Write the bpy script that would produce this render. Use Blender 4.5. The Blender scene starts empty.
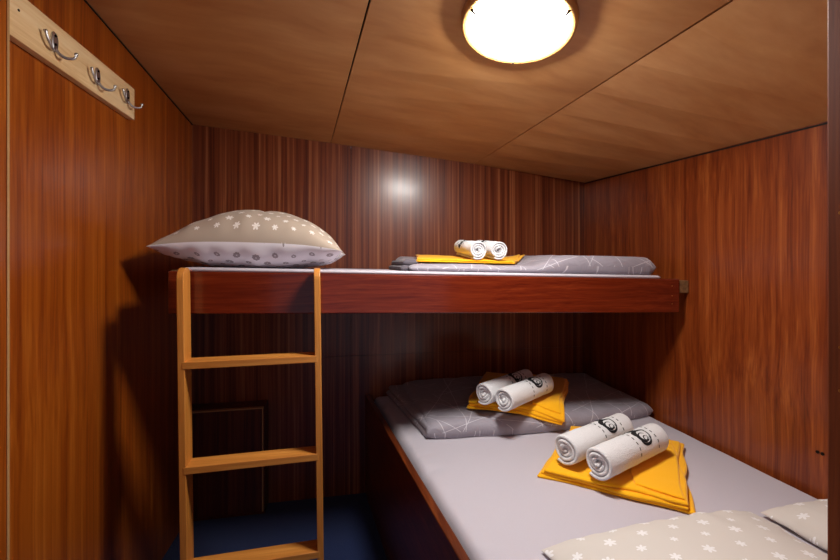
import bpy, bmesh, math, random
from mathutils import Vector, Matrix, noise

# ------------------------------------------------------------------ camera, world, exposure
EYE = 1.175                       # eye height above the cabin floor
S = bpy.context.scene
COL = S.collection
cd = bpy.data.cameras.new('camera'); cam = bpy.data.objects.new('camera', cd); COL.objects.link(cam)
cam.location = (0, 0, EYE); cam.rotation_euler = (math.radians(90), 0, -math.atan(.19))
cd.sensor_width = 36; cd.lens = 395/840*36; cd.shift_y = -15/840; cd.clip_start = .02
S.camera = cam
W = bpy.data.worlds.new('world'); S.world = W; W.use_nodes = True
W.node_tree.nodes['Background'].inputs[0].default_value = (.70, .78, 1.0, 1)
W.node_tree.nodes['Background'].inputs[1].default_value = .24      # dim daylight coming in by the doorway
S.view_settings.view_transform = 'Standard'; S.view_settings.look = 'None'
S.view_settings.gamma = 1; S.view_settings.use_curve_mapping = False
S.view_settings.exposure = 0.0
LAMP_STRENGTH = 112
try:
    S.cycles.use_denoising = True; S.cycles.max_bounces = 10; S.cycles.diffuse_bounces = 6
except Exception: pass

# ------------------------------------------------------------------ helpers
def lin(c):
    return tuple(((v/255)/12.92 if v/255 <= .04045 else ((v/255+.055)/1.055)**2.4) for v in c) + (1,)

class NT:
    def __init__(s, name):
        s.m = bpy.data.materials.new(name); s.m.use_nodes = True; s.t = s.m.node_tree
        s.b = s.t.nodes['Principled BSDF']
    def n(s, typ, **kw):
        nd = s.t.nodes.new(typ)
        for k, v in kw.items():
            if k.startswith('i_'):
                key = k[2:]; key = int(key) if key.isdigit() else key
                nd.inputs[key].default_value = v
            else: setattr(nd, k, v)
        return nd
    def l(s, a, b): s.t.links.new(a, b)
    def math(s, op, a, b=None, c=None):
        nd = s.n('ShaderNodeMath', operation=op)
        for i, v in enumerate((a, b, c)):
            if v is None: continue
            if isinstance(v, (int, float)): nd.inputs[i].default_value = v
            else: s.l(v, nd.inputs[i])
        return nd.outputs[0]
    def mix(s, f, a, b):
        nd = s.n('ShaderNodeMix', data_type='RGBA')
        for i, v in ((0, f), (6, a), (7, b)):
            if isinstance(v, (int, float, tuple)): nd.inputs[i].default_value = v
            else: s.l(v, nd.inputs[i])
        return nd.outputs[2]
    def ramp(s, f, stops):
        nd = s.n('ShaderNodeValToRGB'); e = nd.color_ramp.elements
        while len(e) < len(stops): e.new(.5)
        for k, (p, c) in enumerate(stops): e[k].position = p; e[k].color = c
        s.l(f, nd.inputs[0]); return nd.outputs[0]
    def bump(s, h, strength, dist=.001):
        nd = s.n('ShaderNodeBump', i_Strength=strength, i_Distance=dist)
        s.l(h, nd.inputs['Height']); s.l(nd.outputs[0], s.b.inputs['Normal'])

def wood(name, cols, grain='z', scale=40, stretch=.02, rough=.3, coat=0.0, coat_rough=.1, wave=.25, detail=4, fine=.35, spec=.5):
    t = NT(name)
    tc = t.n('ShaderNodeTexCoord')
    st = [1, 1, 1]; st['xyz'.index(grain)] = stretch
    mp = t.n('ShaderNodeMapping', i_Scale=tuple(st)); t.l(tc.outputs['Object'], mp.inputs[0])
    wob = t.n('ShaderNodeTexNoise', i_Scale=1.6, i_Detail=2.0); t.l(tc.outputs['Object'], wob.inputs[0])
    va = t.n('ShaderNodeVectorMath', operation='MULTIPLY_ADD'); va.inputs[1].default_value = (wave*.1,)*3
    t.l(wob.outputs['Color'], va.inputs[0]); t.l(mp.outputs[0], va.inputs[2])
    a = t.n('ShaderNodeTexNoise', i_Scale=scale, i_Detail=detail, i_Roughness=.55); t.l(va.outputs[0], a.inputs[0])
    b = t.n('ShaderNodeTexNoise', i_Scale=scale*5, i_Detail=2.0); t.l(va.outputs[0], b.inputs[0])
    f = t.math('ADD', t.math('MULTIPLY', a.outputs[0], 1-fine), t.math('MULTIPLY', b.outputs[0], fine))
    n = len(cols)
    c = t.ramp(f, [(.34+.32*i/(n-1), lin(cc)) for i, cc in enumerate(cols)])
    t.l(c, t.b.inputs['Base Color'])
    t.b.inputs['Roughness'].default_value = rough
    t.b.inputs['Coat Weight'].default_value = coat; t.b.inputs['Coat Roughness'].default_value = coat_rough
    t.b.inputs['Specular IOR Level'].default_value = spec
    t.bump(b.outputs[0], .12, .0006)
    return t.m

def cloth(name, col, col2=None, scale=900, bump=.25, rough=.85, sheen=.15, stretch=(1, 1, 1)):
    t = NT(name); tc = t.n('ShaderNodeTexCoord')
    mp = t.n('ShaderNodeMapping', i_Scale=stretch); t.l(tc.outputs['Object'], mp.inputs[0])
    a = t.n('ShaderNodeTexNoise', i_Scale=scale, i_Detail=2.0); t.l(mp.outputs[0], a.inputs[0])
    t.l(t.mix(a.outputs[0], lin(col), lin(col2 or col)), t.b.inputs['Base Color'])
    t.b.inputs['Roughness'].default_value = rough; t.b.inputs['Sheen Weight'].default_value = sheen
    t.b.inputs['Specular IOR Level'].default_value = .25
    t.bump(a.outputs[0], bump, .0012 if bump < .9 else .004)
    return t.m

def plain(name, col, rough=.5, metal=0.0):
    t = NT(name); tc = t.n('ShaderNodeTexCoord')
    a = t.n('ShaderNodeTexNoise', i_Scale=120.0); t.l(tc.outputs['Object'], a.inputs[0])
    d = tuple(max(0, v*.88) for v in col)
    t.l(t.mix(a.outputs[0], lin(d), lin(col)), t.b.inputs['Base Color'])
    t.b.inputs['Roughness'].default_value = rough; t.b.inputs['Metallic'].default_value = metal
    return t.m

def flake(name, ground, mark, cell=.075, size=.30, dots=False):
    """printed cotton: staggered snowflakes (or ringed dots) on a plain ground, in UV metres"""
    t = NT(name); uv = t.n('ShaderNodeTexCoord'); sp = t.n('ShaderNodeSeparateXYZ'); t.l(uv.outputs['UV'], sp.inputs[0])
    y = t.math('DIVIDE', sp.outputs[1], cell*.62); row = t.math('FLOOR', y)
    x = t.math('ADD', t.math('DIVIDE', sp.outputs[0], cell), t.math('MULTIPLY', row, .5))
    colm = t.math('FLOOR', x)
    fx = t.math('SUBTRACT', t.math('FRACT', x), .5)
    fy = t.math('MULTIPLY', t.math('SUBTRACT', t.math('FRACT', y), .5), .62)
    r = t.math('SQRT', t.math('ADD', t.math('MULTIPLY', fx, fx), t.math('MULTIPLY', fy, fy)))
    ang = t.math('ARCTAN2', fy, fx)
    lobe = t.math('ABSOLUTE', t.math('COSINE', t.math('MULTIPLY', ang, 4 if dots else 3)))
    # every flake differs a little in size
    rnd = t.math('FRACT', t.math('MULTIPLY', t.math('SINE', t.math('ADD', t.math('MULTIPLY', colm, 12.99), t.math('MULTIPLY', row, 78.2))), 437.5))
    big = t.math('ADD', .75, t.math('MULTIPLY', rnd, .5))
    sparse = t.math('ADD', .35 if not dots else .8, t.math('MULTIPLY', lobe, .6 if not dots else .15))
    lim = t.math('MULTIPLY', t.math('MULTIPLY', sparse, big), size*.62)
    m = t.math('LESS_THAN', r, lim)
    if dots:   # leave a pale heart in the dots
        m = t.math('MULTIPLY', m, t.math('GREATER_THAN', r, size*.14))
    t.l(t.mix(m, lin(ground), lin(mark)), t.b.inputs['Base Color'])
    t.b.inputs['Roughness'].default_value = .85; t.b.inputs['Specular IOR Level'].default_value = .25
    t.b.inputs['Sheen Weight'].default_value = .1
    w = t.n('ShaderNodeTexNoise', i_Scale=700.0); t.l(uv.outputs['UV'], w.inputs[0]); t.bump(w.outputs[0], .15, .0006)
    return t.m

def lined_cloth(name, ground, line):
    """grey satin with a web of thin pale straight lines, in UV metres"""
    t = NT(name); uv = t.n('ShaderNodeTexCoord')
    sp = t.n('ShaderNodeSeparateXYZ'); t.l(uv.outputs['UV'], sp.inputs[0])
    m = None
    for k, (th_, per) in enumerate(((.25, .13), (.80, .15), (1.35, .17), (1.95, .14), (2.60, .16), (3.0, .19))):
        pr = t.math('ADD', t.math('MULTIPLY', sp.outputs[0], math.cos(th_)/per), t.math('MULTIPLY', sp.outputs[1], math.sin(th_)/per))
        d = t.math('ABSOLUTE', t.math('SUBTRACT', t.math('FRACT', t.math('ADD', pr, .37*k)), .5))
        ln = t.math('LESS_THAN', d, .0013/per)
        mp = t.n('ShaderNodeMapping', i_Location=(k*3.7, k*1.9, 0)); t.l(uv.outputs['UV'], mp.inputs[0])
        g = t.n('ShaderNodeTexVoronoi', voronoi_dimensions='2D', i_Scale=5.5); t.l(mp.outputs[0], g.inputs['Vector'])
        gs = t.n('ShaderNodeSeparateXYZ'); t.l(g.outputs['Color'], gs.inputs[0])
        ln = t.math('MULTIPLY', ln, t.math('GREATER_THAN', gs.outputs[0], .44))
        m = ln if m is None else t.math('MAXIMUM', m, ln)
    t.l(t.mix(m, lin(ground), lin(line)), t.b.inputs['Base Color'])
    t.b.inputs['Roughness'].default_value = .55; t.b.inputs['Sheen Weight'].default_value = .2
    t.b.inputs['Specular IOR Level'].default_value = .35
    w = t.n('ShaderNodeTexNoise', i_Scale=22.0, i_Detail=3.0, i_Distortion=.8); t.l(uv.outputs['UV'], w.inputs[0]); t.bump(w.outputs[0], .55, .010)
    return t.m

def world_loc(o):
    v = Vector((0, 0, 0))
    while o: v += o.location; o = o.parent
    return v

def obj(name, bm, mats, parent=None, smooth=False, bevel=0.0):
    """link bm (world coordinates, heights over the floor) as one mesh with its origin at its base"""
    xs = [v.co for v in bm.verts]
    lo = Vector([min(c[i] for c in xs) for i in range(3)]); hi = Vector([max(c[i] for c in xs) for i in range(3)])
    base = Vector(((lo.x+hi.x)/2, (lo.y+hi.y)/2, lo.z))
    bmesh.ops.translate(bm, verts=bm.verts, vec=-base)
    bmesh.ops.recalc_face_normals(bm, faces=bm.faces)
    me = bpy.data.meshes.new(name); bm.to_mesh(me); bm.free()
    for m in (mats if isinstance(mats, (list, tuple)) else [mats]): me.materials.append(m)
    o = bpy.data.objects.new(name, me); COL.objects.link(o)
    if parent: o.parent = parent; o.location = base - world_loc(parent)
    else: o.location = base
    if smooth:
        for p in me.polygons: p.use_smooth = True
    if bevel:
        md = o.modifiers.new('bevel', 'BEVEL'); md.width = bevel; md.segments = 2; md.limit_method = 'ANGLE'
    return o

def tag(o, label=None, cat=None, group=None, kind=None):
    for k, v in (('label', label), ('category', cat), ('group', group), ('kind', kind)):
        if v: o[k] = v
    return o
def empty(name, loc, label, cat, group=None):
    o = bpy.data.objects.new(name, None); COL.objects.link(o); o.location = loc; o.empty_display_size = .05
    return tag(o, label, cat, group)
def Z(h): return h + EYE           # heights below are measured from the eye

def box(bm, x0, x1, y0, y1, z0, z1, shear=None):
    vs = [bm.verts.new((x, y, z + (shear(x) if shear else 0))) for z in (z0, z1) for y in (y0, y1) for x in (x0, x1)]
    for f in ((0, 1, 3, 2), (4, 5, 7, 6), (0, 1, 5, 4), (2, 3, 7, 6), (0, 2, 6, 4), (1, 3, 7, 5)):
        bm.faces.new([vs[i] for i in f])
    return vs
def hexa(bm, bottom, top):
    """solid between two quads given as four (x,y,z) each"""
    a = [bm.verts.new(p) for p in bottom]; b = [bm.verts.new(p) for p in top]
    bm.faces.new(a); bm.faces.new(b)
    for i in range(4): bm.faces.new([a[i], a[(i+1) % 4], b[(i+1) % 4], b[i]])
def cyl(bm, p0, p1, r0, r1=None, seg=20, cap=True):
    p0, p1 = Vector(p0), Vector(p1); r1 = r0 if r1 is None else r1
    d = (p1-p0).normalized(); q = d.to_track_quat('Z', 'Y')
    A = [bm.verts.new(p0 + q @ Vector((r0*math.cos(2*math.pi*k/seg), r0*math.sin(2*math.pi*k/seg), 0))) for k in range(seg)]
    B = [bm.verts.new(p1 + q @ Vector((r1*math.cos(2*math.pi*k/seg), r1*math.sin(2*math.pi*k/seg), 0))) for k in range(seg)]
    for k in range(seg): bm.faces.new([A[k], A[(k+1) % seg], B[(k+1) % seg], B[k]])
    if cap: bm.faces.new(A); bm.faces.new(B)
def tube(bm, pts, radii, seg=12):
    pts = [Vector(p) for p in pts]; rings = []
    ref = Vector((.31, .17, .93)).normalized()
    for i, p in enumerate(pts):
        d = (pts[min(i+1, len(pts)-1)] - pts[max(i-1, 0)]).normalized()
        x = d.cross(ref).normalized(); y = d.cross(x)
        rings.append([bm.verts.new(p + (x*math.cos(2*math.pi*k/seg) + y*math.sin(2*math.pi*k/seg))*radii[i]) for k in range(seg)])
    for a, b in zip(rings, rings[1:]):
        for k in range(seg): bm.faces.new([a[k], a[(k+1) % seg], b[(k+1) % seg], b[k]])
    bm.faces.new(rings[0]); bm.faces.new(rings[-1])
def lathe(bm, prof, M, seg=64):
    """prof: closed loop of (r,z) turned round local z, placed by matrix M"""
    rings = [[bm.verts.new(M @ Vector((r*math.cos(2*math.pi*k/seg), r*math.sin(2*math.pi*k/seg), z))) for k in range(seg)] for r, z in prof]
    n = len(rings)
    for i in range(n):
        a, b = rings[i], rings[(i+1) % n]
        for k in range(seg): bm.faces.new([a[k], a[(k+1) % seg], b[(k+1) % seg], b[k]])

def samples(n, e, L):
    """0..1 with extra samples inside the rounded margin e of a side of length L"""
    m = min(.3, e/L); out = [m*(1-math.cos(math.pi/2*k/5)) for k in range(5)]
    out += [m + (1-2*m)*k/n for k in range(n+1)]
    out += [1-q for q in reversed(out[:5])]
    return out
def slab(bm, quad, base, thick, edge=.02, amp=.003, freq=9, seed=0, n=36, wav=0.0, flat_bottom=True, uvo=(0, 0), power=.5, mat=0, bow=0.0, gather=0.0):
    """soft rounded cloth slab over a quad; base(x,y) is its underside height, thick(s,t) its thickness"""
    uvl = bm.loops.layers.uv.verify()
    q = [Vector((p[0], p[1], 0)) for p in quad]
    Ls = ((q[1]-q[0]).length + (q[2]-q[3]).length)/2; Lt = ((q[3]-q[0]).length + (q[2]-q[1]).length)/2
    ss, ts = samples(n, edge, Ls), samples(n, edge, Lt)
    th = thick if callable(thick) else (lambda s, t: thick); bs = base if callable(base) else (lambda x, y: base)
    top, bot = {}, {}
    for i, s in enumerate(ss):
        for j, t in enumerate(ts):
            p = q[0]*(1-s)*(1-t) + q[1]*s*(1-t) + q[2]*s*t + q[3]*(1-s)*t
            if bow: p = p - Vector((0, bow*math.sin(math.pi*s)*(1-t), 0))
            if wav:
                k = noise.noise_vector(Vector((p.x*7+seed*3.1, p.y*7, seed*1.7)))*wav
                p = p + Vector((k.x, k.y, 0))
            ds, dt = min(s, 1-s)*Ls, min(t, 1-t)*Lt
            f = lambda d: (max(0, 1-(1-min(d/edge, 1))**2))**power
            pr = f(ds)*f(dt)
            T = th(s, t); b = bs(p.x, p.y)
            nz = amp*(noise.noise(Vector((p.x*freq, p.y*freq, seed))) + .6*noise.noise(Vector((p.x*freq*2.3, p.y*freq*2.3, seed+9))))
            if gather and s < .5: nz -= gather*abs(noise.noise(Vector((p.x*9, p.y*17, seed))))*math.exp(-ds/.035)
            zm = b + T*.42
            zt = zm + (T*.58 + nz)*pr
            zb = zm - T*.42*(min(1, pr*1.6) if flat_bottom else pr)
            top[i, j] = bm.verts.new((p.x, p.y, zt))
            rim = i in (0, len(ss)-1) or j in (0, len(ts)-1)
            bot[i, j] = top[i, j] if rim else bm.verts.new((p.x, p.y, zb))
    for D, side in ((top, 1), (bot, -1)):
        for i in range(len(ss)-1):
            for j in range(len(ts)-1):
                ids = [(i, j), (i+1, j), (i+1, j+1), (i, j+1)]
                try: f = bm.faces.new([D[k] for k in ids])
                except ValueError: continue
                f.material_index = mat
                for lp, (a, b_) in zip(f.loops, ids):
                    off = (.35*(.5-abs(ts[b_]-.5)) if False else 0)
                    lp[uvl].uv = (uvo[0]+ss[a]*Ls, uvo[1]+ts[b_]*Lt*side + (D[a, b_].co.z if side > 0 else 0)*1.0)

# ------------------------------------------------------------------ materials
SAPELE = [(70, 20, 4), (104, 38, 8), (132, 58, 14), (158, 82, 28)]
M_left = wood('sapele_lacquer_left', [(116, 47, 8), (142, 65, 12), (160, 80, 18), (180, 99, 30)], 'z', 34, .018, .30, .4, .15, .3)
M_back = wood('sapele_ribbon_back', [(84, 32, 15), (112, 52, 26), (136, 72, 40), (172, 108, 68)], 'z', 70, .006, .34, .4, .2, .08, 3, .2)
M_right = wood('sapele_lacquer_right', [(98, 36, 10), (122, 52, 16), (142, 67, 24), (164, 88, 38)], 'z', 40, .016, .36, .25, .25, .5)
M_jamb = wood('sapele_jamb', [(84, 34, 12), (104, 46, 18), (122, 60, 26)], 'z', 50, .02, .55, 0, .3, spec=.2)
M_board = wood('mahogany_varnish', [(86, 24, 11), (100, 31, 14), (112, 38, 17), (126, 48, 22)], 'x', 70, .04, .22, .5, .12, .4)
M_berth = wood('sapele_berth_edge', [(66, 25, 9), (94, 40, 14), (122, 60, 25)], 'y', 60, .05, .35, .2, .2)
M_dark = wood('sapele_panel', [(58, 20, 8), (88, 36, 14), (112, 54, 24)], 'z', 55, .015, .4, .2, .2)
M_ply = wood('ceiling_birch_ply', [(188, 130, 76), (198, 142, 86), (206, 152, 96), (214, 162, 106)], 'x', 9, .22, .45, .2, .3, 1.2, 5, .2)
M_pine = wood('pine_board', [(222, 182, 128), (240, 206, 154), (248, 220, 174)], 'y', 30, .06, .5, 0, .2, .5)
M_ladder = wood('pine_lacquer', [(190, 116, 44), (208, 134, 56), (222, 150, 70)], 'z', 40, .04, .42, .15, .2, .4)
M_rung = wood('pine_rung', [(186, 114, 46), (206, 134, 58), (220, 150, 70)], 'x', 40, .05, .42, .15, .2, .4)
M_cleat = wood('rough_softwood', [(92, 64, 38), (128, 94, 58), (150, 116, 76)], 'y', 60, .1, .7)
M_edge = plain('pale_edge_strip', (196, 150, 100), .4)
M_groove = plain('dark_backing', (22, 10, 6), .8)
M_carpet = cloth('blue_carpet', (8, 26, 66), (18, 44, 98), 260, .9, .95, .2)
M_sheet = cloth('lilac_grey_sheet', (186, 180, 190), (198, 192, 200), 300, .25, .85, .1, (1, 6, 1))
M_quilt = lined_cloth('grey_quilt', (152, 146, 156), (206, 202, 210))
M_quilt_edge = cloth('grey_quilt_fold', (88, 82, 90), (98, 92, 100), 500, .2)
M_yellow = cloth('yellow_cotton', (246, 172, 6), (254, 190, 18), 500, .3, .85, .2)
M_white = cloth('white_terry', (226, 225, 227), (246, 246, 247), 330, 1.0, .95, .3)
M_print = plain('black_print', (22, 22, 26), .8)
M_beige = flake('beige_snowflake_cotton', (182, 166, 150), (236, 230, 224), .062, .30)
M_beige_big = flake('beige_snowflake_pillowcase', (206, 199, 192), (230, 228, 228), .085, .25)
M_dots = flake('white_dotted_cotton', (240, 236, 242), (166, 156, 160), .062, .30, True)
M_metal = plain('brushed_chrome', (205, 205, 208), .36, 1.0)
M_screw = plain('dark_screw', (40, 32, 28), .45, .8)
M_brass = plain('brass_clip', (190, 150, 80), .35, 1.0)
M_ring = wood('lamp_ring_beech', [(176, 122, 62), (196, 142, 78), (210, 158, 94)], 'x', 24, .3, .4, .2)
tE = NT('lamp_diffuser_glow'); nt = tE.t
em = nt.nodes.new('ShaderNodeEmission'); em.inputs[0].default_value = (1, .965, .92, 1); em.inputs[1].default_value = LAMP_STRENGTH
nt.links.new(em.outputs[0], nt.nodes['Material Output'].inputs[0]); M_glow = tE.m

# ------------------------------------------------------------------ setting
UL, UR, VB, VF = -.7165, 1.355, 2.053, .40
FL = -EYE
def ceil_lines(v):
    """(x, height) of the left wall, the two panel seams and the right wall at depth v"""
    k = VB - v
    return [(UL, .672+.09*k), (-.07+.134*k, .619+.0785*k), (.694+.118*k, .549+.0317*k), (UR, .471-.054*k)]
def ceil_h(u, v):
    L = ceil_lines(v)
    for (a, ha), (b, hb) in zip(L, L[1:]):
        if u <= b or b == UR: return ha + (hb-ha)*(u-a)/(b-a)

bm = bmesh.new(); box(bm, UL-.05, UR+.05, -.9, VB+.05, -.03, 0); tag(obj('floor', bm, M_carpet), kind='structure')

def wall_panels(name, axis, pos, thick, spans, mat, rows=None):
    """a lined wall: separate veneer panels with fine open joints on a dark backing board (one mesh)"""
    bm = bmesh.new(); g = .0011
    for a, b in spans:
        segs = rows or [None]
        for r in segs:
            z0 = 0 if r is None else r[0]
            def top(q):
                return Z((ceil_h(q, VB) if axis == 'y' else ceil_h(pos, q))) + .004
            za, zb = (top(a), top(b)) if (r is None or r[1] is None) else (r[1], r[1])
            n = 1
            a1, b1 = a+g, b-g
            if axis == 'y':
                p0, p1 = pos, pos+thick
                cuts = [a1] + [c for c in (-.07, .694) if a1 < c < b1 and (r is None or r[1] is None)] + [b1]
                tz = lambda q: top(q) if (r is None or r[1] is None) else r[1]
                A = [[bm.verts.new((c, p, z0+g)) for c in cuts] for p in (p0, p1)]
                B = [[bm.verts.new((c, p, tz(c))) for c in cuts] for p in (p0, p1)]
                for i in range(len(cuts)-1):
                    for d in (0, 1): bm.faces.new([A[d][i], A[d][i+1], B[d][i+1], B[d][i]])
                    bm.faces.new([A[0][i], A[0][i+1], A[1][i+1], A[1][i]]); bm.faces.new([B[0][i], B[0][i+1], B[1][i+1], B[1][i]])
                for i in (0, -1): bm.faces.new([A[0][i], A[1][i], B[1][i], B[0][i]])
            else:
                p0, p1 = pos, pos+thick
                hexa(bm, [(p0, a1, z0+g), (p0, b1, z0+g), (p1, b1, z0+g), (p1, a1, z0+g)], [(p0, a1, za), (p0, b1, zb), (p1, b1, zb), (p1, a1, za)])
    for f in bm.faces: f.material_index = 0
    a, b = spans[0][0], spans[-1][1]
    k = len(bm.faces)
    bm.faces.ensure_lookup_table()
    p0 = pos + thick*.4; p1 = pos + thick*1.3
    if axis == 'y': box(bm, a, b, min(p0, p1), max(p0, p1), 0, Z(.60))
    else: box(bm, min(p0, p1), max(p0, p1), a, b, 0, Z(.36))
    bm.faces.ensure_lookup_table()
    for f in bm.faces[k:]: f.material_index = 1
    return tag(obj(name, bm, [mat, M_groove]), kind='structure')
seam = Z(-.466)
# back wall: the long joint under the upper berth, one upright joint in the upper part
bw = wall_panels('wall_back', 'y', VB, .02, [(UL-.02, .03), (.03, UR+.02)], M_back, [(0, seam), (seam, None)])
wall_panels('wall_left', 'x', UL, -.02, [(.3, .98), (.98, VB+.02)], M_left)
wall_panels('wall_right', 'x', UR, .02, [(.3, 1.695), (1.695, VB+.02)], M_right)

# ceiling: three plywood panels with narrow open seams, and the deck board above them
for k, nm in enumerate(('ceiling', 'ceiling', 'ceiling')):
    bm = bmesh.new(); N = 10; g = .0016
    vs = [VB+.01 - (VB+.01-.30)*i/N for i in range(N+1)]
    lo, hi = [], []
    for v in vs:
        L = ceil_lines(v); (a, ha), (b, hb) = L[k], L[k+1]
        if k: a += g*(1+ (VB-v))
        else: a -= .012
        if k < 2: b -= g*(1+(VB-v))
        else: b += .012
        lo.append([bm.verts.new((a, v, Z(ha))), bm.verts.new((b, v, Z(hb)))])
        hi.append([bm.verts.new((a, v, Z(ha)+.008)), bm.verts.new((b, v, Z(hb)+.008))])
    for i in range(N):
        bm.faces.new([lo[i][0], lo[i][1], lo[i+1][1], lo[i+1][0]]); bm.faces.new([hi[i][0], hi[i][1], hi[i+1][1], hi[i+1][0]])
        for s in (0, 1): bm.faces.new([lo[i][s], lo[i+1][s], hi[i+1][s], hi[i][s]])
    for e in (0, N): bm.faces.new([lo[e][0], lo[e][1], hi[e][1], hi[e][0]])
    tag(obj(nm, bm, M_ply), kind='structure')
bm = bmesh.new(); N = 10
rows = []
for i in range(N+1):
    v = VB+.03 - (VB+.03-.28)*i/N
    L = ceil_lines(v); L = [(L[0][0]-.015, L[0][1]+.002)] + L[1:3] + [(L[3][0]+.015, L[3][1])]
    rows.append([[bm.verts.new((x, v, Z(h)+.014+d)) for x, h in L] for d in (0, .03)])
for i in range(N):
    for k in range(3):
        for d in (0, 1): bm.faces.new([rows[i][d][k], rows[i][d][k+1], rows[i+1][d][k+1], rows[i+1][d][k]])
    for k in (0, 3): bm.faces.new([rows[i][0][k], rows[i+1][0][k], rows[i+1][1][k], rows[i][1][k]])
for i in (0, N):
    for k in range(3): bm.faces.new([rows[i][0][k], rows[i][0][k+1], rows[i][1][k+1], rows[i][1][k]])
tag(obj('ceiling', bm, M_groove), kind='structure')

# dark strip added as the shadowed gap between each side wall and the ceiling
for nm, x, d, side_ in (('gap_shade_left', UL, .004, 0), ('gap_shade_right', UR, -.003, 3)):
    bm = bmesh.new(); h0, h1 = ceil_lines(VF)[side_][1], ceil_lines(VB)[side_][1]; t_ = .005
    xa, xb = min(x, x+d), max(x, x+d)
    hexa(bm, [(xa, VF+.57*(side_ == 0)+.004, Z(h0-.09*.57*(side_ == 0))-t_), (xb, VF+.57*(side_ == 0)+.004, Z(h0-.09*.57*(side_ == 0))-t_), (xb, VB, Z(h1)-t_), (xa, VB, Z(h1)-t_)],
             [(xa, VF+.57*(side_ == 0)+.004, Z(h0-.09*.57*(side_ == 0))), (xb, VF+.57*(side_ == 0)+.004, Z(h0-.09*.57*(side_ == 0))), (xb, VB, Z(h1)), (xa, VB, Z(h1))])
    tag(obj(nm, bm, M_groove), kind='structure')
# front bulkhead either side of the doorway the camera looks through
JU, JL = .611, -.40
bm = bmesh.new()
box(bm, JU+.03, UR+.02, VF-.04, VF, 0, Z(.39)); box(bm, UL-.02, JL-.03, VF-.04, VF, 0, Z(.78)); 
hexa(bm, [(JL-.03, VF-.04, Z(.62)), (JU+.03, VF-.04, Z(.56)), (JU+.03, VF, Z(.56)), (JL-.03, VF, Z(.62))],
         [(JL-.03, VF-.04, Z(.775)), (JU+.03, VF-.04, Z(.64)), (JU+.03, VF, Z(.64)), (JL-.03, VF, Z(.775))])
tag(obj('wall_front', bm, M_right), kind='structure')
jb = bmesh.new(); box(jb, JU, JU+.03, VF-.05, VF+.003, 0, Z(.63))
jr = tag(obj('trim_right', jb, M_jamb, bevel=.002), kind='structure')
jb = bmesh.new(); box(jb, JL-.03, JL, VF-.05, VF+.003, 0, Z(.70))
tag(obj('trim_left', jb, M_jamb, bevel=.002), kind='structure')
for hh in (.0655, -.1035, -.158):
    b = bmesh.new(); cyl(b, (JU-.0012, VF-.012, Z(hh)), (JU+.002, VF-.012, Z(hh)), .0022, seg=12); obj('screw', b, M_brass, jr)
# proud lining board at the near end of the left wall, pale edge strip
bm = bmesh.new(); box(bm, UL, -.692, VF+.003, .968, 0, Z(.745)); lp = tag(obj('trim_lining', bm, M_left), kind='structure')
bm = bmesh.new(); box(bm, UL+.002, -.6905, .968, .974, 0, Z(.745)); tag(obj('edge_strip', bm, M_edge, lp), label='pale edging strip')
b = bmesh.new(); cyl(b, (-.692, .90, Z(-.01)), (-.689, .90, Z(-.01)), .005, seg=14); obj('screw', b, M_screw, lp)

# low locker in the far left corner under the berth
lk = empty('corner_locker', ((UL-.372)/2, 1.99, 0), 'low dark wooden locker built into the far left corner behind the ladder', 'locker')
bm = bmesh.new(); box(bm, UL+.001, -.372, 1.972, VB-.001, .001, Z(-.664)); obj('body', bm, M_dark, lk)
bm = bmesh.new(); box(bm, UL+.004, -.384, 1.958, 1.972, .02, Z(-.676)); obj('door', bm, M_dark, lk, bevel=.002)
bm = bmesh.new(); box(bm, UL+.004, -.376, 1.955, 1.972, Z(-.6735), Z(-.667)); box(bm, -.382, -.376, 1.955, 1.972, .02, Z(-.6735))
tag(obj('edge_moulding', bm, M_edge, lk), label='thin paler moulding')

# ------------------------------------------------------------------ upper berth
def drop(u): return -.0186 - .02*(u+.54)
BU0, BU1, BV = -.54, 1.307, 1.35
ub = empty('upper_berth', (.38, 1.7, Z(-.19)), 'upper bunk shelf with varnished dark red mahogany front board across the cabin', 'bunk')
sh = lambda x: drop(x)
bm = bmesh.new(); box(bm, BU0, BU1, BV, BV+.022, Z(-.1335), Z(0), sh); obj('front_board', bm, M_board, ub, bevel=.003)
bm = bmesh.new(); box(bm, BU0+.012, BU1-.004, BV+.022, VB-.002, Z(-.05), Z(-.032), sh); obj('base_panel', bm, M_dark, ub)
bm = bmesh.new(); box(bm, BU0, BU0+.012, BV+.022, VB-.002, Z(-.1335), Z(-.002), sh); obj('end_board', bm, M_dark, ub)
for q in (-.1, .5, 1.05):
    bm = bmesh.new(); box(bm, q, q+.04, BV+.022, VB-.004, Z(-.11), Z(-.05), sh); obj('bearer', bm, M_cleat, ub)
for hz in (-.027, -.066, -.098):
    b = bmesh.new(); cyl(b, (BU1-.035, BV-.0008, Z(hz+drop(BU1))), (BU1-.035, BV+.003, Z(hz+drop(BU1))), .0022, seg=10); obj('screw', b, M_brass, ub)
bm = bmesh.new(); box(bm, BU1+.001, UR-.0005, BV+.004, VB-.002, Z(-.112), Z(-.062))
tag(obj('wall_cleat', bm, M_cleat, bevel=.003), 'rough brown wooden cleat on the right wall carrying the bunk end', 'cleat')
bm = bmesh.new(); box(bm, BU0+.002, BU0+.034, BV-.0005+.023, BV+.10, Z(drop(BU0)-.016), Z(drop(BU0)+.003)); obj('end_block', bm, M_cleat, ub)

mt = bmesh.new()
MV0 = BV+.005
slab(mt, [(-.50, MV0, 0), (1.225, MV0, 0), (1.225, VB-.012, 0), (-.50, VB-.012, 0)], lambda x, y: Z(drop(x)+.0006) - (0 if y < BV+.03 else .03)*0, .0115, .010, .0004, 6, 3, 30)
um = tag(obj('thin_mattress', mt, M_sheet, smooth=True), 'thin white sheeted mattress edge lying along the upper bunk', 'mattress')
UT = lambda x: Z(drop(x)+.0126)

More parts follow.
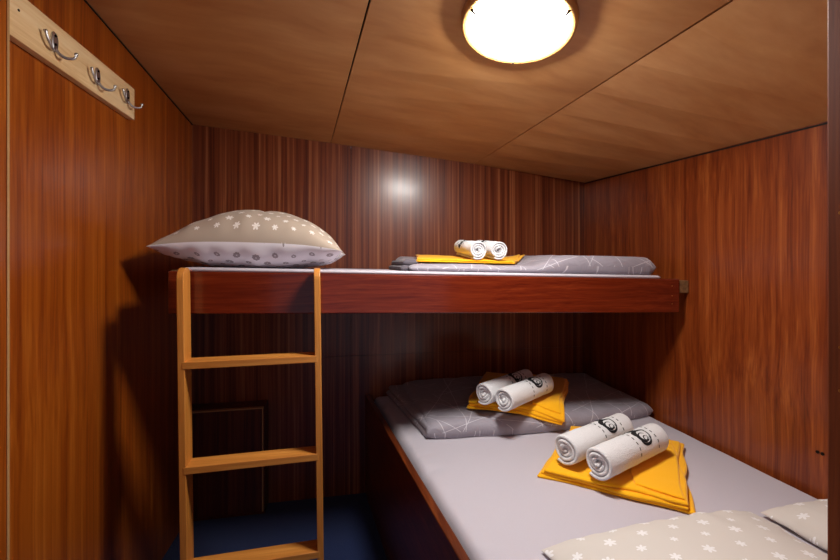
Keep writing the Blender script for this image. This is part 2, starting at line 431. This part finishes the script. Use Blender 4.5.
# ------------------------------------------------------------------ ladder
LY = 1.2784; th = math.radians(2.3)
lx0, lx1 = -.487, -.078
lad = empty('bunk_ladder', (-.29, LY+.03, 0), 'pine bunk ladder with three flat rungs standing against the upper bunk', 'ladder')
R = Matrix.Rotation(th, 4, 'Z'); lean = -.012
def lad_pt(p):
    q = R @ Vector((p[0]-lx1, p[1], 0)); x = q.x + lx1 + (p[2]-Z(0))*lean
    return Vector((x, LY + q.y + .008, p[2]))
def lad_obj(name, bm, mat, bev=.002):
    for v in bm.verts: v.co = lad_pt(v.co)
    return obj(name, bm, mat, lad, bevel=bev)
RD, RT = .062, .019
def rail(x0, x1, top):
    bm = bmesh.new()
    prof = [(0, 0), (RD, 0), (RD, top-.02)]
    prof += [(RD-.02+.02*math.cos(a), top-.02+.02*math.sin(a)) for a in [math.pi/2*k/5 for k in range(1, 6)]]
    prof += [(.035-.035*math.sin(a), top-.035+.035*math.cos(a)) for a in [math.pi/2*k/6 for k in range(0, 7)]]
    A = [bm.verts.new((x0, y, z)) for y, z in prof]; B = [bm.verts.new((x1, y, z)) for y, z in prof]
    bm.faces.new(A); bm.faces.new(B); n = len(prof)
    for i in range(n): bm.faces.new([A[i], A[(i+1) % n], B[(i+1) % n], B[i]])
    return bm
lad_obj('side_rail', rail(lx0, lx0+RT, Z(-.008)), M_ladder)
lad_obj('side_rail', rail(lx1-RT, lx1, Z(-.010)), M_ladder)
for hh in (-.286, -.596, -.905):
    bm = bmesh.new(); box(bm, lx0+RT*.6, lx1-RT*.6, -.001, RD-.002, Z(hh-.022), Z(hh)); lad_obj('rung', bm, M_rung)

# ------------------------------------------------------------------ lower double berth
def edge_u(v): return .1024 + .129*(VB-v)
BH = -.668
lb = empty('double_berth', (.8, 1.25, 0), 'low built-in double berth with brown wooden side board along its left', 'bed')
def side(v, off): return edge_u(v)+off
vA, vB_ = VF+.035, VB-.002
bm = bmesh.new()
hexa(bm, [(side(vA, 0), vA, .002), (side(vA, .024), vA, .002), (side(vB_, .024), vB_, .002), (side(vB_, 0), vB_, .002)],
         [(side(vA, 0), vA, Z(BH)), (side(vA, .024), vA, Z(BH)), (side(vB_, .024), vB_, Z(BH)), (side(vB_, 0), vB_, Z(BH))])
obj('side_board', bm, M_berth, lb, bevel=.003)
bm = bmesh.new(); box(bm, side(vA, .026), UR-.003, vA, vA+.02, .002, Z(BH-.02)); obj('end_board', bm, M_dark, lb)
bm = bmesh.new()
hexa(bm, [(side(vA, .025), vA+.021, Z(BH-.15)), (UR-.003, vA+.021, Z(BH-.15)), (UR-.003, vB_, Z(BH-.15)), (side(vB_, .025), vB_, Z(BH-.15))],
         [(side(vA, .025), vA+.021, Z(BH-.132)), (UR-.003, vA+.021, Z(BH-.132)), (UR-.003, vB_, Z(BH-.132)), (side(vB_, .025), vB_, Z(BH-.132))])
obj('base_panel', bm, M_dark, lb)
bm = bmesh.new()
vm = vA+.026
slab(bm, [(side(vm, .031), vm, 0), (UR-.005, vm, 0), (UR-.005, VB-.006, 0), (side(VB-.006, .031), VB-.006, 0)], Z(BH-.1315), .132, .032, .0012, 5, 11, 90, .002, gather=.034)
mat_o = tag(obj('mattress', bm, M_sheet, smooth=True), 'double mattress under a pale lilac grey fitted sheet on the low berth', 'mattress')
ST = Z(BH+.0012)
# gathered elastic folds of the sheet along its left edge
for vv, ln, a in ((1.86, .05, .9), (1.74, .04, .6), (1.60, .03, .5), (1.36, .035, .4), (1.22, .03, .5), (1.0, .06, .5), (.92, .07, .7)):
    pass

# ------------------------------------------------------------------ bedding and towels
def quilt(name, quad, base, thick, label, group, seed, bow=0.0, amp=.003):
    q = empty(name, (sum(p[0] for p in quad)/4, sum(p[1] for p in quad)/4, base(quad[0][0], quad[0][1])), label, 'quilt', group)
    bm = bmesh.new(); slab(bm, quad, base, thick, .034, amp, 8, seed, 60, .008, bow=bow)
    obj('folded_cover', bm, M_quilt, q, smooth=True)
    return q
q1 = [(.312, 1.470, 0), (1.335, 1.520, 0), (1.345, 2.035, 0), (.280, 2.035, 0)]
low = quilt('folded_quilt', q1, lambda x, y: ST+.0005, lambda s, t: .058+.012*t + .006*math.sin(s*5), 'grey folded quilt with thin pale lines at the back of the low double bed', 'grey folded quilts', 21, .05, .006)
bm = bmesh.new()
for k, (dx, z0, tt) in enumerate(((-.030, 0, .026), (-.022, .026, .022))):
    slab(bm, [(.314+dx*.3, 1.484-.004*k, 0), (.50, 1.480, 0), (.50, 2.03, 0), (.258+dx*1.7, 2.03, 0)], lambda x, y, z0=z0: ST+.0008+z0, tt, .012, .002, 9, 31+k, 24, .004)
tag(obj('fold_layer', bm, M_quilt, low, smooth=True), label='inner layers showing at the left fold')

q2 = [(.225, 1.392, 0), (1.238, 1.392, 0), (1.225, 1.93, 0), (.24, 1.93, 0)]
def th2(s, t):
    k = min(1, max(0, (s-.46)/.17)); k = k*k*(3-2*k)
    return .023 + .042*t + (.049-.034*t)*k
hi_q = quilt('folded_quilt', q2, lambda x, y: UT(x)+.001, th2, 'grey folded quilt with thin pale lines on the right half of the upper bunk', 'grey folded quilts', 41)
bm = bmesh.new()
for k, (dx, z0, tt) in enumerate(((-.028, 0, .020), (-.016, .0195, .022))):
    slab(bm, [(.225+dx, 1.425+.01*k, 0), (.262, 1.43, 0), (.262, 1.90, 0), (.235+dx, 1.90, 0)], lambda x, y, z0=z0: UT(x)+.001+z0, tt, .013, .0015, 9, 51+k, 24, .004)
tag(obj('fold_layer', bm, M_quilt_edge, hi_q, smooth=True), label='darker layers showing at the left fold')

def yellow(quad, base, label, seed, layers=3, lt=.010, flap=True):
    q = empty('folded_towel', (sum(p[0] for p in quad)/4, sum(p[1] for p in quad)/4, base(quad[0][0], quad[0][1])), label, 'towel', 'folded yellow towels')
    rnd = random.Random(seed)
    c = Vector((q.location.x, q.location.y, 0))
    bm = bmesh.new()
    for k in range(layers):
        sc = 1 - .018*k
        qq = [c + (Vector(p)-c)*sc + Vector((rnd.uniform(-.008, .008), rnd.uniform(-.008, .008), 0)) for p in quad]
        slab(bm, qq, lambda x, y, k=k: base(x, y)+k*lt, lt*1.0, .0085, .0022, 14, seed+k, 34, .016)
    obj('folded_cloth', bm, M_yellow, q, smooth=True)
    if flap:
        P = [Vector(p) for p in quad]
        a = P[1]*.90+P[0]*.10; b = P[1]*.5+P[2]*.5
        bm = bmesh.new()
        A, B, C, D = P[0]*.30+P[1]*.70, P[1]*.955+P[3]*.045, P[2]*.93+P[0]*.07, P[2]*.45+P[3]*.55
        A = A*.93 + P[3]*.07
        slab(bm, [A, B, C, D], lambda x, y: base(x, y)+layers*lt-.0008, lt*.8, .007, .0016, 12, seed+20, 26, .012)
        obj('fold_flap', bm, M_yellow, q, smooth=True)
    return q
# quads: left, near, right, far
yB = [(.600, 1.150, 0), (.905, .893, 0), (1.205, 1.235, 0), (.885, 1.440, 0)]
yellow(yB, lambda x, y: ST+.0006, 'yellow folded towel lying on the bare sheet, nearest the camera', 61)
def LQ(x, y): return Z(BH)+.0745+.010*(y-1.5)/.5 - .55*max(0, 1.475-y)
yA = [(.500, 1.565, 0), (.845, 1.400, 0), (1.090, 1.78, 0), (.715, 1.975, 0)]
yellow(yA, LQ, 'yellow folded towel lying on the grey quilt of the low bed', 71)
yC = [(.262, 1.450, 0), (.650, 1.440, 0), (.80, 1.70, 0), (.33, 1.80, 0)]
def UQ(x, y):
    s, t = (x-.225)/1.01, max(0, (y-1.392)/.538)
    return UT(x) + .002 + th2(s, t) + .005
yellow(yC, UQ, 'yellow folded towel lying on the grey quilt of the upper bunk', 81, 2, .0055, False)

def roll(p0, p1, r, label, seed, print_on=True, th0=0):
    """a towel rolled to a spiral; p0 is the end nearer the camera"""
    p0, p1 = Vector(p0), Vector(p1); ax = (p1-p0); L = ax.length; ax.normalize()
    side = Vector((0, 0, 1)).cross(ax); side.normalize(); side = -side      # to the right of the axis
    up = ax.cross(side); up = up if up.z > 0 else -up
    root = empty('rolled_towel', (p0+p1)/2 - up*r, label, 'towel', 'white rolled towels')
    turns = 3.6; pitch = (r-.006)/turns; tk = pitch*.84
    end = math.radians(-150)                   # the free edge ends low on the far side
    def rr(phi): return .006 + pitch*phi/(2*math.pi)
    tot = turns*2*math.pi
    def pos(rad, phi, s):
        a = phi - tot + end
        wob = .0018*noise.noise(Vector((s*22, math.cos(a)*1.4, math.sin(a)*1.4+seed)))
        rad = rad + wob*(rad/r)
        return p0 + ax*s + side*math.sin(a)*rad + up*math.cos(a)*rad
    def outer(theta):      # outside radius of the last turn at the angle theta (0 up, + to the right)
        phi = theta - end
        while phi > 0: phi -= 2*math.pi
        return rr(tot+phi)
    n = int(turns*40); bm = bmesh.new()
    S_ = [0, .002, .006] + [.006+(L-.012)*k/22 for k in range(1, 22)] + [L-.006, L-.002, L]
    grid_o, grid_i = [], []
    rnd = random.Random(seed)
    for i in range(n+1):
        phi = tot*i/n; ro = rr(phi); ri = max(.0005, ro-tk)
        tele = .006*math.sin(phi*.8+seed) * (1-phi/tot) + .003*math.sin(phi*1.9)
        go, gi = [], []
        for s in S_:
            e = min(s, L-s); k = 1 if e > .0055 else math.sqrt(max(0, 1-(1-e/.0055)**2))
            mid = (ro+ri)/2; h = (ro-ri)/2*(.35+.65*k)
            ss = s + (tele if s < L/2 else -tele)*(1-min(1, e/.03))
            go.append(bm.verts.new(pos(mid+h, phi, ss))); gi.append(bm.verts.new(pos(mid-h, phi, ss)))
        grid_o.append(go); grid_i.append(gi)
    m = len(S_)
    for i in range(n):
        for j in range(m-1):
            bm.faces.new([grid_o[i][j], grid_o[i+1][j], grid_o[i+1][j+1], grid_o[i][j+1]])
            bm.faces.new([grid_i[i][j], grid_i[i][j+1], grid_i[i+1][j+1], grid_i[i+1][j]])
        for j in (0, m-1): bm.faces.new([grid_o[i][j], grid_i[i][j], grid_i[i+1][j], grid_o[i+1][j]])
    for i in (0, n):
        for j in range(m-1): bm.faces.new([grid_o[i][j], grid_o[i][j+1], grid_i[i][j+1], grid_i[i][j]])
    obj('terry_roll', bm, M_white, root, smooth=True)
    # printed band: dashes in two rings and an emblem between them
    bm = bmesh.new()
    def pt(s, th_):
        a_phi = th_ - end
        while a_phi > 0: a_phi -= 2*math.pi
        rad = outer(th_) + .0009
        wob = .0018*noise.noise(Vector((s*22, math.cos(th_)*1.4, math.sin(th_)*1.4+seed)))
        rad += wob
        return p0 + ax*s + side*math.sin(th_)*rad + up*math.cos(th_)*rad
    def patch(pts):
        """thin strip along (s, b) points with widths; b is arc length from the top"""
        prev = None
        for s, b, w, dx, dy in pts:
            a = bm.verts.new(pt(s+dx*w, (b+dy*w)/r)); c = bm.verts.new(pt(s-dx*w, (b-dy*w)/r))
            if prev: bm.faces.new([prev[0], a, c, prev[1]])
            prev = (a, c)
    s0 = L*.645
    def stroke(P, Wd, big=True):
        P = [(s0+(s-s0)*1.3, .008+b*1.3) for s, b in P] if big else P; out = []
        for i, (s, b) in enumerate(P):
            q0, q1_ = P[max(0, i-1)], P[min(len(P)-1, i+1)]
            tx, ty = q1_[0]-q0[0], q1_[1]-q0[1]; l = math.hypot(tx, ty) or 1
            out.append((s, b, (Wd[i] if isinstance(Wd, list) else Wd)/2*(1.3 if big else 1), -ty/l, tx/l))
        patch(out)
    for sf in (.48, .80):
        bm = bmesh.new()
        th_ = -1.5
        while th_ < 1.75:
            l = .010/r; stroke([(L*sf, r*(th_+l*k/4)) for k in range(5)], .0042, False); th_ += .0185/r
        obj('dashed_line', bm, M_print, root)
    bm = bmesh.new()
    # dark mane sweeping over the top, then nested curls on the near side
    def arc(cx, cy, a, b, t0, t1, w, n=14, rot=0):
        P = []
        for k in range(n+1):
            t = t0+(t1-t0)*k/n; x, y = a*math.cos(t), b*math.sin(t)
            P.append((cx + x*math.cos(rot)-y*math.sin(rot), cy + x*math.sin(rot)+y*math.cos(rot)))
        Wd = [w*(.35+.65*math.sin(math.pi*k/n)) for k in range(n+1)]
        stroke(P, Wd)
    stroke([(s0-.006+.004*math.sin(k*1.3), -.052+.0062*k) for k in range(8)], [.008, .016, .021, .024, .022, .026, .020, .010])
    for k in range(5):
        stroke([(s0-.014+.007*k, -.055+.002*k), (s0-.010+.006*k, -.040), (s0-.006+.004*k, -.022)], [.002, .005, .003])
    arc(s0, .004, .025, .013, math.pi*.75, math.pi*1.9, .009)
    arc(s0+.001, .012, .021, .019, math.pi*.55, math.pi*1.45, .011)
    arc(s0-.003, .016, .013, .012, 0, math.pi*2*.92, .004)
    arc(s0-.002, .024, .019, .013, -math.pi*.1, math.pi*1.05, .007)
    arc(s0+.002, .022, .009, .007, 0, math.pi*1.7, .0035)
    arc(s0+.016, .010, .006, .018, -math.pi*.5, math.pi*.6, .004)
    tag(obj('printed_emblem', bm, M_print, root), label='black printed emblem')
    return root
ra = .050
zt = ST + 3*.010 + .0095
roll((.675, 1.132, zt+ra), (.980, 1.262, zt+ra), ra, 'white rolled towel on the nearest yellow towel, the left and farther of the pair', 101)
roll((.722, 1.036, zt+ra), (1.026, 1.160, zt+ra), ra, 'white rolled towel on the nearest yellow towel, the right and nearer of the pair', 102)
rb = .046
zq = LQ(.7, 1.7) + 3*.010 + .0085
roll((.532, 1.478, zq+rb), (.797, 1.648, zq+rb), rb, 'white rolled towel on the low bed quilt, the left and farther of the pair', 103)
roll((.583, 1.400, zq+rb), (.848, 1.570, zq+rb), rb, 'white rolled towel on the low bed quilt, the right and nearer of the pair', 104)
rc = .038
zc0, zc1 = UQ(.55, 1.44)+.0135, UQ(.56, 1.74)+.0135
roll((.500, 1.44, zc0+rc), (.512, 1.72, zc1+rc), rc, 'white rolled towel on the upper bunk, the left one of the pair', 105)
roll((.584, 1.44, zc0+rc), (.598, 1.72, zc1+rc), rc, 'white rolled towel on the upper bunk, the right one of the pair', 106)

def pillow(cx, cy, zb, Wd, Dp, up_, dn, rot, mats, label, seed, droop=.025, cat='pillow', wr=.008, slope=0.0, crease=0.0, tent=False):
    bm = bmesh.new(); uvl = bm.loops.layers.uv.verify(); N = 56
    g = {}
    ca, sa = math.cos(rot), math.sin(rot)
    def P(s, t, sgn):
        x = Wd/2*s*(1-.055*(1-t*t)*abs(s)**2); y = Dp/2*t*(1-.06*(1-s*s)*abs(t)**2)
        pr = max(0, 1-abs(s)**2)**(.72 if sgn > 0 and tent else .5) * max(0, 1-abs(t)**2.3)**.5
        corner = abs(s)**6*abs(t)**6*0 + (abs(s)**3)
        z = dn - droop*corner*(.6+.4*abs(t))
        k = noise.noise(Vector((s*2.2+seed, t*2.2, sgn)))
        # pulled creases running in from the seam
        cr = noise.noise(Vector((s*7+seed*2, t*1.4, sgn*2.0)))*(abs(t)**2) + noise.noise(Vector((s*1.4, t*7+seed, sgn*3.0)))*(abs(s)**2)
        z += sgn*(up_ if sgn > 0 else dn*1.12)*pr*(1+.07*k) + wr*cr*min(1, pr*3)
        z -= crease*math.exp(-((s-.06)/.02)**2)*pr*pr
        z = max(z, .0004) + slope*x
        return Vector((cx + x*ca - y*sa, cy + x*sa + y*ca, zb + z))
    q = [math.sin(math.pi/2*(-1+2*i/N)) for i in range(N+1)]
    for sgn in (1, -1):
        for i, s in enumerate(q):
            for j, t in enumerate(q):
                rim = i in (0, N) or j in (0, N)
                g[i, j, sgn] = g[i, j, 1] if (rim and sgn < 0) else bm.verts.new(P(s, t, sgn))
        for i in range(N):
            for j in range(N):
                ids = [(i, j), (i+1, j), (i+1, j+1), (i, j+1)]
                f = bm.faces.new([g[a, b, sgn] for a, b in ids]); f.material_index = 0 if sgn > 0 else 1
                for lp_, (a, b) in zip(f.loops, ids): lp_[uvl].uv = (Wd/2*q[a]+.013, Dp/2*q[b]*1.15+.02)
    # piped seam all round
    path = [(a, -1) for a in q] + [(1, b) for b in q[1:]] + [(a, 1) for a in reversed(q[:-1])] + [(-1, b) for b in reversed(q[1:-1])]
    o = obj('pillow', bm, mats, smooth=True)
    return tag(o, label, cat)
pillow(-.310, 1.615, Z(drop(-.310)+.0128), .615, .45, .130, .086, math.radians(-1.5), [M_beige, M_dots], 'plump pillow on the upper bunk, beige snowflakes above and grey dots below', 5, .022, slope=-.02, crease=.006, wr=.012, tent=True)
pillow(.765, .650, ST+.001, .62, .42, .046, .026, math.radians(2.5), [M_beige_big, M_beige_big], 'flat beige snowflake pillow at the near end of the low bed, left of two', 9, .020)
pillow(1.2145, .645, ST+.001, .268, .43, .046, .022, 0, [M_beige_big, M_beige_big], 'flat beige snowflake pillow at the near end of the low bed, against the wall', 14, .012)

# ------------------------------------------------------------------ ceiling lamp
lu, lv = .450, .978
e = .01
nu = (ceil_h(lu+e, lv)-ceil_h(lu-e, lv))/(2*e); nv = (ceil_h(lu, lv+e)-ceil_h(lu, lv-e))/(2*e)
down = Vector((nu, nv, -1)).normalized()
LM = Matrix.Translation((lu, lv, Z(ceil_h(lu, lv)))) @ down.to_track_quat('Z', 'X').to_matrix().to_4x4()
lamp = empty('ceiling_lamp', (lu, lv, Z(ceil_h(lu, lv))-.03), 'round glowing ceiling lamp with a pale wooden ring', 'lamp')
bm = bmesh.new(); lathe(bm, [(.128, .000), (.151, .000), (.1505, .010), (.149, .019), (.146, .0225), (.141, .0226), (.135, .0215), (.128, .0190)], LM)
obj('wooden_ring', bm, M_ring, lamp, smooth=True)
bm = bmesh.new()
prof = [(.0015, .056), (.03, .0552), (.06, .0525), (.085, .0475), (.103, .0400), (.117, .0295), (.1275, .0205), (.1275, .008), (.0015, .008)]
lathe(bm, prof, LM); obj('diffuser', bm, M_glow, lamp, smooth=True)
for ang in (math.radians(15), math.radians(135), math.radians(255)):
    bm = bmesh.new(); a = LM @ Vector((.138*math.cos(ang), .138*math.sin(ang), .0195)); b_ = LM @ Vector((.124*math.cos(ang), .124*math.sin(ang), .029))
    tube(bm, [a, (a+b_)/2 + down*.004, b_+down*.002], [.0035, .0035, .0025], 10); obj('clip', bm, M_screw, lamp, smooth=True)

# ------------------------------------------------------------------ coat hook rail on the left wall
hr = empty('hook_rail', (UL+.01, 1.23, Z(.489)), 'pale pine board with three metal coat hooks on the left wall', 'coat rack')
bm = bmesh.new(); box(bm, UL+.0006, -.696, .976, 1.487, Z(.488), Z(.592)); obj('board', bm, M_pine, hr, bevel=.002)
x0 = -.696
for v, h in ((1.109, .542), (1.279, .538), (1.436, .548)):
    bm = bmesh.new()
    M = Matrix.Translation((x0, v, Z(h)))
    # oval back plate with a raised rim
    seg = 28; rings = []
    for k, (f, d) in enumerate(((1, 0), (1, .003), (.85, .0055), (.6, .0042), (.25, .005))):
        rings.append([bm.verts.new((x0+d, v+.0105*f*math.cos(2*math.pi*i/seg), Z(h)+.025*f*math.sin(2*math.pi*i/seg))) for i in range(seg)])
    for a, b in zip(rings, rings[1:]):
        for i in range(seg): bm.faces.new([a[i], a[(i+1) % seg], b[(i+1) % seg], b[i]])
    bm.faces.new(rings[0]); bm.faces.new(rings[-1])
    hk = obj('coat_hook', bm, M_metal, hr, smooth=True)
    for sgn in (1, -1):
        bm = bmesh.new(); P = []; n = 14
        ctrl = [(.003, 0, -.012), (.008, .003, -.024), (.017, .010, -.031), (.028, .017, -.030), (.035, .021, -.024), (.036, .022, -.013)] if sgn > 0 else \
               [(.003, 0, -.012), (.005, -.006, -.021), (.009, -.018, -.024), (.012, -.030, -.018), (.012, -.040, -.006), (.011, -.043, .006)]
        ctrl = [Vector(c) for c in ctrl]
        for i in range(n+1):
            t = i/n*(len(ctrl)-1); k = min(int(t), len(ctrl)-2); f = t-k
            c = [ctrl[max(0, min(len(ctrl)-1, k+d))] for d in (-1, 0, 1, 2)]
            P.append(.5*((2*c[1]) + (-c[0]+c[2])*f + (2*c[0]-5*c[1]+4*c[2]-c[3])*f*f + (-c[0]+3*c[1]-3*c[2]+c[3])*f**3))
        tube(bm, [Vector((x0, v, Z(h)))+p for p in P], [.0042-.0014*i/n + (.0012 if i >= n-1 else 0) for i in range(n+1)], 12)
        obj('prong', bm, M_metal, hk, smooth=True)
    for dz in (.015, -.006):
        bm = bmesh.new(); cyl(bm, (x0+.004, v, Z(h)+dz), (x0+.0068, v, Z(h)+dz), .0035, .0028, 14); obj('screw', bm, M_screw, hk)
bm = bmesh.new(); cyl(bm, (x0-.001, 1.005, Z(.553)), (x0+.001, 1.005, Z(.553)), .0028, seg=12); obj('screw', bm, M_screw, hr)

# two dark screw heads low on the right wall, near the door post
for k, dv in enumerate((0, .012)):
    b = bmesh.new(); cyl(b, (UR-.0025, 0.903+dv, Z(-.545)), (UR+.001, 0.903+dv, Z(-.545)), .0045, seg=14)
    tag(obj('wall_screw', b, M_screw), 'dark screw head low on the right wall just above the sheet', 'screw', 'screw heads on the right wall')
